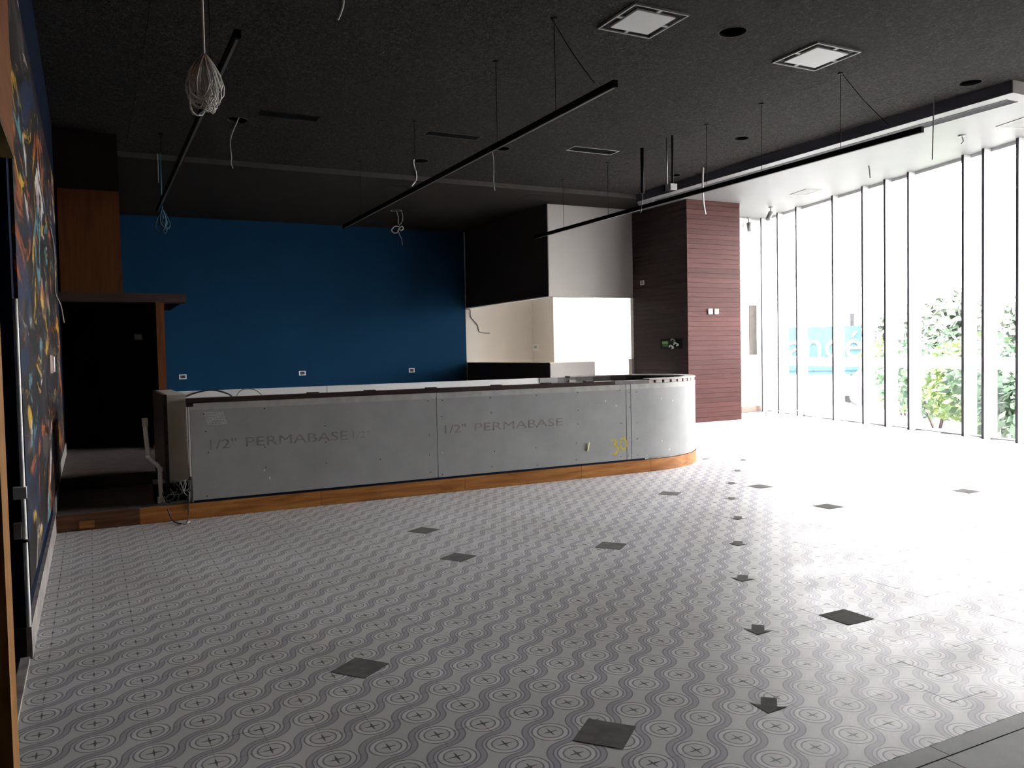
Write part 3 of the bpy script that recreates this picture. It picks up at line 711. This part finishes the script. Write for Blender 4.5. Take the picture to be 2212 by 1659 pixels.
for (x, y), w_ in zip(arr, ordn):
    dx, dy = -.70, -.714; nx, ny = -dy, dx
    pl = lambda f, s_: (x+dx*f+nx*s_, y+dy*f+ny*s_)
    sticker([pl(-.075, -.033), pl(-.075, .033), pl(.01, .033), pl(.0, .072), pl(.05, .03), pl(.085, 0), pl(.05, -.03), pl(.0, -.072), pl(.01, -.033)][::-1], 'dark arrow mark in the row across the floor, '+w_, 'arrow floor marks', 'arrow_floor_mark', 'floor mark')
sticker([(7.33, 8.66), (7.43, 8.64), (7.42, 8.72), (7.34, 8.73)], 'small dark scrap on the floor at the rounded end of the bar', None, 'floor_scrap', 'scrap')

# ------------------------------------------------------------------ hanging light tracks
ZTR = 3.70
def track(X, y0, y1, ws, lab, zt=ZC):
    t = tag(empty('light_track', (X, y0, ZTR)), lab, 'light track', 'suspended light tracks')
    box('rail', X-.022, X+.022, y0, y1, ZTR, ZTR+.06, BLACK, t)
    box('rail_slot', X-.010, X+.010, y0+.03, y1-.03, ZTR-.003, ZTR-.0001, plain('track_conductor', (.10, .10, .10), .5), t)
    for y in ws:
        tube('suspension_wire', [(X, y, ZTR+.06), (X, y, ZC if y < 13.69 else ZF)], .004, BLACK, t, 5)
        disc('ceiling_anchor', (X, y, (ZC if y < 13.69 else ZF)-.008), .03, .014, BLACK, t, 12)
    for k in range(6):
        y = y0+.7+k*(y1-y0-1.2)/6; box('clip', X+.0221, X+.034, y, y+.03, ZTR+.02, ZTR+.075, CABLEG, t)
    return t
track(.99, 5.95, 13.4, (7.3, 12.46), 'black hanging light track over the dark left side, below the cable coils')
track(4.0, 5.78, 14.04, (6.77, 8.02, 10.5, 13.0), 'black hanging light track across the middle of the ceiling')
track(7.80, 5.72, 14.1, (6.767, 8.02, 9.08, 11.55, 13.0), 'black hanging light track along the white window soffit')
for (a, b, lab) in (((1190, 37), (1285, 180), 'slack black wire slanting from the ceiling to the end of the middle track'), ((1820, 160), (1920, 270), 'slack black wire slanting from the ceiling towards the window soffit')):
    A = onz(a[0], a[1], ZC); B = ony(b[0], b[1], A.y-.5); 
    tag(tube('slack_wire', [A-Vector((0, 0, .004)), (A+B)/2-Vector((0, 0, .03)), B], .004, BLACK), lab, 'wire')

# ------------------------------------------------------------------ ceiling cassettes, vents, panels
def cassette(x0, x1, y0, y1, lab):
    c = tag(empty('ceiling_cassette', ((x0+x1)/2, (y0+y1)/2, ZC)), lab, 'ceiling vent', 'square ceiling cassettes')
    t = .016; z0, z1 = ZC-.022, ZC-.001
    for a in ((x0, x1, y0, y0+t), (x0, x1, y1-t, y1), (x0, x0+t, y0+t, y1-t), (x1-t, x1, y0+t, y1-t)): box('frame', *a, z0, z1, GREYPLASTIC, c)
    box('slot_recess', x0+t, x1-t, y0+t, y1-t, ZC-.006, ZC-.0011, BLACK, c)
    d = .088; box('face_plate', x0+d, x1-d, y0+d, y1-d, z0-.004, ZC-.0061, WHITE, c, .003)
    ym = (y0+y1)/2; xm = (x0+x1)/2
    for a in ((x0+t, x0+d, ym-.02, ym+.02), (x1-d, x1-t, ym-.02, ym+.02), (xm-.02, xm+.02, y0+t, y0+d), (xm-.02, xm+.02, y1-d, y1-t)): box('bridge', *a, z0+.004, ZC-.0061, GREYPLASTIC, c)
cassette(4.488, 5.108, 6.16, 6.78, 'square ceiling cassette with grey plate, left of the empty round hole')
cassette(6.775, 7.42, 6.16, 6.80, 'bright square ceiling cassette nearest the windows')
def vent(x0, x1, y0, y1, z, lab, m=GREYPLASTIC):
    v = tag(empty('ceiling_vent', ((x0+x1)/2, (y0+y1)/2, z)), lab, 'ceiling vent', 'long ceiling vents'); t = .012
    for a in ((x0-t, x1+t, y0-t, y0), (x0-t, x1+t, y1, y1+t), (x0-t, x0, y0, y1), (x1, x1+t, y0, y1)): box('frame', *a, z-.006, z-.0005, m, v)
    for k in range(4):
        y = y0+(y1-y0)*(k+.5)/4; box('slat', x0, x1, y-.004, y+.004, z-.004, z+.03, BLACK, v)
    return v
vent(*vents[0], ZC, 'long dark ceiling vent above the middle light track', DARKGREY)
vent(*vents[1], ZC, 'long ceiling vent with pale frame between the middle and window tracks')
vent(*vents[2], ZC, 'long black ceiling vent on the dark left half of the ceiling', BLACK)
def hatch(x0, x1, y0, y1, z, lab, m):
    h = tag(empty('ceiling_hatch', ((x0+x1)/2, (y0+y1)/2, z)), lab, 'ceiling hatch'); t = .018
    for a in ((x0-t, x1+t, y0-t, y0), (x0-t, x1+t, y1, y1+t), (x0-t, x0, y0, y1), (x1, x1+t, y0, y1)): box('frame', *a, z-.005, z-.0003, BLACK, h)
    box('cover', x0, x1, y0, y1, z-.003, z-.0003, m, h)
hatch(7.75, 8.42, 14.2, 14.62, ZF, 'dark hatch in the far ceiling beside the grey bulkhead', FARCEIL)
hatch(4.95, 5.6, 14.3, 14.75, ZF, 'dark hatch in the far ceiling behind the middle track', FARCEIL)
SLX0, SLX1 = 10.16, 10.36
ls = tag(empty('slot_diffuser', (10.3, 9.6, ZS)), 'long dark slot running along the white window soffit', 'air slot')
box('slot', SLX0, SLX1, 6.30, 13.4, ZS-.004, ZS-.0005, plain('slot_grey', (.03, .03, .033), .8, spec=.1), ls)
for a in ((SLX0-.008, SLX0-.0001, 6.29, 13.41), (SLX1+.0001, SLX1+.008, 6.29, 13.41)): box('lip', *a, ZS-.008, ZS-.0005, SOFFIT, ls)
def soffit_panel(x, y, sx, sy, lab):
    s_ = tag(empty('soffit_panel', (x, y, ZS)), lab, 'ceiling panel', 'panels in the white soffit')
    s_.rotation_euler = (0, 0, WANG-math.pi/2)
    for a, b, c, d in ((-sx/2-.02, sx/2+.02, -sy/2-.02, -sy/2), (-sx/2-.02, sx/2+.02, sy/2, sy/2+.02), (-sx/2-.02, -sx/2, -sy/2, sy/2), (sx/2, sx/2+.02, -sy/2, sy/2)):
        link('frame', boxme(b-a, d-c, .008), GREYPLASTIC, ((a+b)/2, (c+d)/2, -.0045), s_, local=True)
    link('grille', boxme(sx, sy, .004), plain('grille_grey', (.22, .22, .21), .6), (0, 0, -.0025), s_, local=True)
soffit_panel(12.43, 11.62, .30, .50, 'small grey grille in the soffit at mid window')
soffit_panel(11.42, 6.85, .40, .45, 'small grey grille in the soffit at the right edge of the photo')
for px, py, tilt, lab in ((1617, 470, 0, 'small dark spotlight hanging by the white end wall'), (1665, 447, 40, 'small tilted spotlight on the soffit near the window head')):
    p = onz(px, py, ZS); s_ = tag(empty('spotlight', p), lab, 'spotlight', 'spotlights under the soffit')
    disc('base', p-Vector((0, 0, .012)), .045, .022, GREYPLASTIC, s_, 14); tube('stem', [p-Vector((0, 0, .02)), p-Vector((0, 0, .12))], .012, GREYPLASTIC, s_)
    d_ = Vector((-math.sin(math.radians(tilt))*.9, -.15, -math.cos(math.radians(tilt)))).normalized()
    tube('head', [p-Vector((0, 0, .12)), p-Vector((0, 0, .12))+d_*.20], .05, plain('spot_grey', (.18, .17, .16), .5), s_, 12)
sd = onz(2078, 292, ZS)
o = tag(empty('smoke_sensor', sd), 'small fitting with a loose wire on the white soffit near the window top', 'sensor')
disc('base', sd-Vector((0, 0, .01)), .05, .018, GREYPLASTIC, o, 14); tube('wire', [sd-Vector((0, 0, .02)), sd+Vector((.03, 0, -.08)), sd+Vector((-.01, 0, -.12))], .01, CABLEG, o)

# ------------------------------------------------------------------ hanging cables
def cable(name, pts, r, m, lab): return tag(tube(name, pts, r, m), lab, 'cable')
def cy(Y, *px): return [ony(x, y, Y) for x, y in px]
cable('hanging_cable', [Vector((1.849, 11.25, ZC))]+cy(11.25, (498, 300), (500, 340), (499, 352), (503, 364)), .008, CABLEG, 'thin grey cable hanging from the ceiling hole left of centre')
cable('hanging_cable', [Vector((4.80, 12.55, ZC+.05))]+cy(12.55, (893, 350), (899, 375), (898, 390), (889, 402)), .013, CABLEW, 'white cable curling out of the round hole beside the middle track')
cable('hanging_cable', [Vector((5.68, 11.33, ZC+.05))]+cy(11.33, (1064, 322), (1066, 350), (1066, 395), (1069, 412)), .010, CABLEG, 'pale cable hanging straight down behind the middle track')
cable('hanging_cable', [onz(1519, 362, ZC)]+cy(onz(1519, 362, ZC).y, (1519, 368), (1518, 385), (1518, 410), (1520, 440), (1524, 463)), .015, CABLEW, 'thick white cable hanging in front of the reddish column top')
cable('hanging_cable', [onz(741, -12, ZC)]+cy(onz(741, -12, ZC).y, (741, 10), (735, 30), (730, 42)), .011, CABLEW, 'white cable end hanging at the top edge of the photo')
cable('hanging_cable', [onz(2017, 208, ZC)]+cy(6.93, (2016, 270), (2014, 345)), .008, CABLEG, 'thin straight cable hanging in front of the white soffit')
cable('hanging_cable', [onz(1876, 358, ZS)]+cy(onz(1876, 358, ZS).y, (1878, 365), (1880, 385)), .012, CABLEG, 'short grey cable poking out of the white soffit above the windows')
def coil(name, ctr, hgt, wid, n, r, m, lab, rodtop, seed):
    c = tag(empty(name, ctr), lab, 'cable coil'); q = random.Random(seed)
    for k in range(n):
        w_ = wid*q.uniform(.25, 1); h_ = hgt*q.uniform(.6, 1.0); a = q.uniform(0, math.pi); off = Vector((q.uniform(-.25, .25)*wid, q.uniform(-.25, .25)*wid, q.uniform(-.1, .1)*hgt))
        pts = []
        for i in range(16):
            t = 2*math.pi*i/16; x = math.sin(t)*w_/2*(.35+.65*(1-math.cos(t))/2*1.6); z = -h_*(1-math.cos(t))/2
            pts.append(Vector((math.cos(a)*x, math.sin(a)*x, z))+off*((1-math.cos(t))/2))
        bm = bmesh.new(); tube_bm(bm, pts, r, 5, True); link('loop', from_bm(bm, True), m, (0, 0, 0), c, local=True)
    bm = bmesh.new(); tube_bm(bm, [Vector((0, 0, -.02)), Vector((0, 0, rodtop-ctr.z))], r*1.6, 6); link('drop_wire', from_bm(bm, True), m, (0, 0, 0), c, local=True)
    pts = [Vector((.03*math.cos(t), .03*math.sin(t), -.06)) for t in [2*math.pi*i/10 for i in range(10)]]
    bm = bmesh.new(); tube_bm(bm, pts, r*1.3, 5, True); link('tie', from_bm(bm, True), m, (0, 0, 0), c, local=True)
c = ony(441, 116, 5.6); coil('cable_coil', c, .36, .20, 60, .0045, CABLEW, 'thick bundle of coiled white cable hanging from the dark ceiling', ZC, 4)
c = ony(350, 395, 13.62); c2 = ony(350, 452, 13.62)
coil('cable_coil', c2, .40, .26, 9, .008, CABLEC, 'small blue cable coil hanging in front of the blue wall', ZC, 9)
tag(tube('drop_rod', [Vector((c.x-.05, c.y, ZC)), Vector((c.x-.05, c.y, c.z))], .009, CABLEG), 'grey drop rod beside the blue cable coil', 'rod')
tag(box('ceiling_scrap', 0.80, 0.92, 12.0, 12.06, 3.765, 3.77+.02, CABLEW), 'tiny white strip by the end of the left light track', 'scrap') if 0 else None
# knotted cable under the far ceiling
yk = 16.85; o = tag(empty('knotted_cable', ony(861, 455, yk)), 'knotted grey cable dangling from the far ceiling before the blue wall', 'cable')
hk = onz(856, 455, ZF)
tube('strand', [hk]+cy(yk, (860, 470), (860, 485)), .010, CABLEG, o); tube('strand', [hk+Vector((.12, 0, 0))]+cy(yk, (870, 470), (868, 480), (862, 487)), .008, CABLEG, o)
tube('knot', cy(yk, (862, 490), (853, 489), (846, 497), (851, 503), (858, 502), (862, 494), (868, 489), (871, 494), (866, 498), (861, 494)), .013, CABLEG, o)
tube('tail', cy(yk, (860, 497), (863, 507), (868, 518), (869, 530)), .008, CABLEG, o)
ring('hole_rim', (hk.x, hk.y, ZF-.006), .10, .125, .005, CABLEG, o)
# drop conduits at the window track
for k, (px, y0, y1, r, lab) in enumerate(((1387, 320, 438, .028, 'dark drop conduit by the far end of the window track'), (1440, 297, 414, .011, 'left of two thin steel rods above the window track'), (1452, 293, 416, .016, 'right of two thin steel rods above the window track'))):
    A = onz(px, y0, ZC); B = ony(px+1, y1, A.y); B.z = max(B.z, 3.93)
    o = tag(empty('drop_conduit', A), lab, 'conduit', 'drop conduits'); m_ = BLACK if k != 1 else STEEL
    tube('pipe', [A, B], r, m_, o, 8)
    if k: box('bracket', B.x-.05, B.x+.07, B.y-.02, B.y+.02, B.z-.09, B.z-.0, GREYPLASTIC if k == 2 else BLACK, o)
    else: tube('wire', [B+Vector((0, 0, .2)), B+Vector((-.06, 0, .05)), B+Vector((.0, 0, -.05)), B+Vector((-.04, 0, -.3))], .006, CABLEB, o)

# ------------------------------------------------------------------ outside the windows
GZ = -.65
def at(px, py, dist): 
    d = ray(px, py); return CAM + d*dist
gp = struct(box('ground_outside', -60, 160, -60, 200, GZ-.2, GZ, plain('pale_paving', (.19, .19, .185), .9, .08, .6)))
# keep the outdoor ground clear of the room: the interior floor slab lies above it
def bush(c, rad, h, n, m, lab, seed, grp):
    b = tag(empty('bush', (c.x, c.y, GZ)), lab, 'bush', grp); q = random.Random(seed); bm = bmesh.new()
    lobes = [(Vector((q.uniform(-.6, .6)*rad, q.uniform(-.6, .6)*rad, h*q.uniform(.25, .8))), rad*q.uniform(.35, .6)) for _ in range(9)]
    for _ in range(n):
        lc, lr = q.choice(lobes); v = Vector((q.gauss(0, 1), q.gauss(0, 1), q.gauss(0, 1))).normalized()*lr*q.uniform(.75, 1.05)
        p = lc+v; p.z = max(.02, p.z); s_ = q.uniform(.05, .12)*max(1, h/3)
        a = Vector((q.gauss(0, 1), q.gauss(0, 1), q.gauss(0, .6))).normalized()*s_; bb = a.cross(v.normalized()+Vector((.1, .2, .3))).normalized()*s_*.55
        vv = [bm.verts.new(p-a), bm.verts.new(p+bb), bm.verts.new(p+a), bm.verts.new(p-bb)]; bm.faces.new(vv)
    me = bpy.data.meshes.new('m'); bm.to_mesh(me); bm.free(); link('foliage', me, m, (0, 0, 0), b, local=True)
    for k in range(5):
        a = q.uniform(0, 6.28); bm = bmesh.new(); tube_bm(bm, [Vector((.1*math.cos(a), .1*math.sin(a), 0)), Vector((.4*rad*math.cos(a), .4*rad*math.sin(a), h*.6))], .03, 5)
        link('stem', from_bm(bm), DARKWOOD, (0, 0, 0), b, local=True)
G1 = leaf_mat('bright_leaves', (.15, .24, .12), (.33, .40, .16)); G2 = leaf_mat('deep_leaves', (.12, .19, .15), (.22, .31, .20))
def gpt(px, dist):
    d = ray(px, 750); d.z = 0; d.normalize(); return Vector((d.x*dist, d.y*dist, GZ))
bush(gpt(1955, 27.5), 1.3, 2.3, 2600, G1, 'light green bush left in the window view, next to the parked car', 1, 'bushes outside the windows')
bush(gpt(2025, 23.5), 1.6, 2.5, 4200, G2, 'large deep green bush in the middle of the window view', 2, 'bushes outside the windows')
bush(gpt(2105, 20), 1.2, 2.3, 3200, G1, 'green bush between the two right mullions', 3, 'bushes outside the windows')
bush(gpt(2175, 16.8), 1.2, 2.2, 3800, G2, 'green bush at the right end of the window view', 4, 'bushes outside the windows')
def tree(c, h, rad, m, lab, seed):
    t = tag(empty('tree', (c.x, c.y, GZ)), lab, 'tree', 'trees far outside'); q = random.Random(seed); bm = bmesh.new()
    for _ in range(1500):
        v = Vector((q.gauss(0, 1), q.gauss(0, 1), q.gauss(0, 1))).normalized()*rad*q.uniform(.6, 1.05); p = Vector((0, 0, h*.65))+Vector((v.x, v.y, v.z*.7))
        a = Vector((q.gauss(0, 1), q.gauss(0, 1), q.gauss(0, 1))).normalized()*.3; b2 = a.orthogonal().normalized()*.2
        bm.faces.new([bm.verts.new(p-a), bm.verts.new(p+b2), bm.verts.new(p+a), bm.verts.new(p-b2)])
    me = bpy.data.meshes.new('m'); bm.to_mesh(me); bm.free(); link('crown', me, m, (0, 0, 0), t, local=True)
    bm = bmesh.new(); tube_bm(bm, [Vector((0, 0, 0)), Vector((.1, 0, h*.6))], .15, 6); link('trunk', from_bm(bm), DARKWOOD, (0, 0, 0), t, local=True)
G3 = leaf_mat('hazy_leaves', (.13, .16, .13), (.19, .22, .17))
for k, (px, dist, h, rd, lab) in enumerate(((2045, 44, 4.6, 2.2, 'pale yellow-green tree behind the large bush'), (2150, 52, 4.4, 2.3, 'pale tree behind the right-hand bushes'), (1940, 62, 4.6, 2.2, 'faint pale tree right of the blue sign'))):
    tree(gpt(px, dist), h, rd, G3, lab, 20+k)
# blue street sign on two posts
D = 34.0; c = at(1775, 757, D/1.0)
fw = Vector((F.x, F.y, 0)).normalized(); dd = ray(1775, 757); ddh = Vector((dd.x, dd.y, 0)).normalized(); rz = math.atan2(ddh.y, ddh.x)-math.pi/2
sg = tag(empty('street_sign', (c.x, c.y, GZ), rz), 'turquoise street sign with rounded white lettering on two grey posts', 'sign')
ppm = FPX/D*1.0
def SL(n_, x0, x1, z0, z1, y0, y1, m_): return link(n_, boxme(x1-x0, y1-y0, z1-z0, 0, True), m_, ((x0+x1)/2, (y0+y1)/2, z0-GZ), sg, local=True)
def sx(px): return (px-1775)/ppm
def sz(py): return c.z - (py-757)/ppm
SL('sign_panel', sx(1694), sx(1854), sz(809), sz(706), -.06, .06, plain('turquoise_panel', (.030, .062, .064), .9, spec=.02))
SL('sign_stripe', sx(1694), sx(1854), sz(803), sz(800), -.07, -.061, plain('blue_stripe', (.018, .032, .05), .9, spec=.02))
for px in (1698, 1836):
    SL('post', sx(px-4), sx(px+4), GZ, sz(679), .07, .20, plain('sign_post_grey', (.026, .026, .030), .9, spec=.02))
cu = text('sign_lettering', 'andé', .95*1.75, plain('sign_white', (.75, .75, .75), .5), (0, 0, 0), (math.pi/2, 0, 0), sg, .92, .03)
cu.location = (sx(1704), -.10, sz(774)-GZ)
# parked car behind the window, mostly hidden
cp = gpt(1925, 33); car = tag(empty('parked_car', cp, rz+.2), 'grey parked car partly hidden behind a window mullion', 'car')
bm = bmesh.new(); prof = [(-2.1, .35), (-2.1, .8), (-1.2, .92), (-.7, 1.42), (.9, 1.45), (1.6, .98), (2.1, .85), (2.1, .35)]
A = [bm.verts.new((x, -.85, z)) for x, z in prof]; B = [bm.verts.new((x, .85, z)) for x, z in prof]; bm.faces.new(A); bm.faces.new(B)
for i in range(len(prof)): bm.faces.new((A[i], A[(i+1) % len(prof)], B[(i+1) % len(prof)], B[i]))
bmesh.ops.bevel(bm, geom=list(bm.edges), offset=.06, segments=2, affect='EDGES')
link('body', from_bm(bm), plain('car_paint', (.5, .5, .5), .3), (0, 0, 0), car, local=True)
link('side_window', boxme(1.5, .02, .36), plain('car_glass', (.02, .022, .024), .5), (.1, -.865, 1.15), car, local=True)
for x in (-1.3, 1.3):
    for y in (-.82, .82):
        bm = bmesh.new(); bmesh.ops.create_cone(bm, cap_ends=True, segments=18, radius1=.33, radius2=.33, depth=.2); link('wheel', from_bm(bm), plain('tyre_grey', (.05, .05, .05), .8), (x, y, .33), car, (math.pi/2, 0, 0), local=True)
# low metal floor rail by the far window corner
a, b = onz(1655, 887, .12), onz(1737, 893, .06)
rl = tag(empty('floor_rail', (a.x, a.y, 0)), 'thin dark metal rail standing low on the floor by the far window', 'rail')
tube('bar', [Vector((a.x, a.y, .12)), Vector((b.x, b.y, .12))], .012, STEEL, rl); tube('leg', [Vector((a.x, a.y, 0)), Vector((a.x, a.y, .12))], .012, STEEL, rl); tube('leg', [Vector((b.x, b.y, 0)), Vector((b.x, b.y, .12))], .012, STEEL, rl)
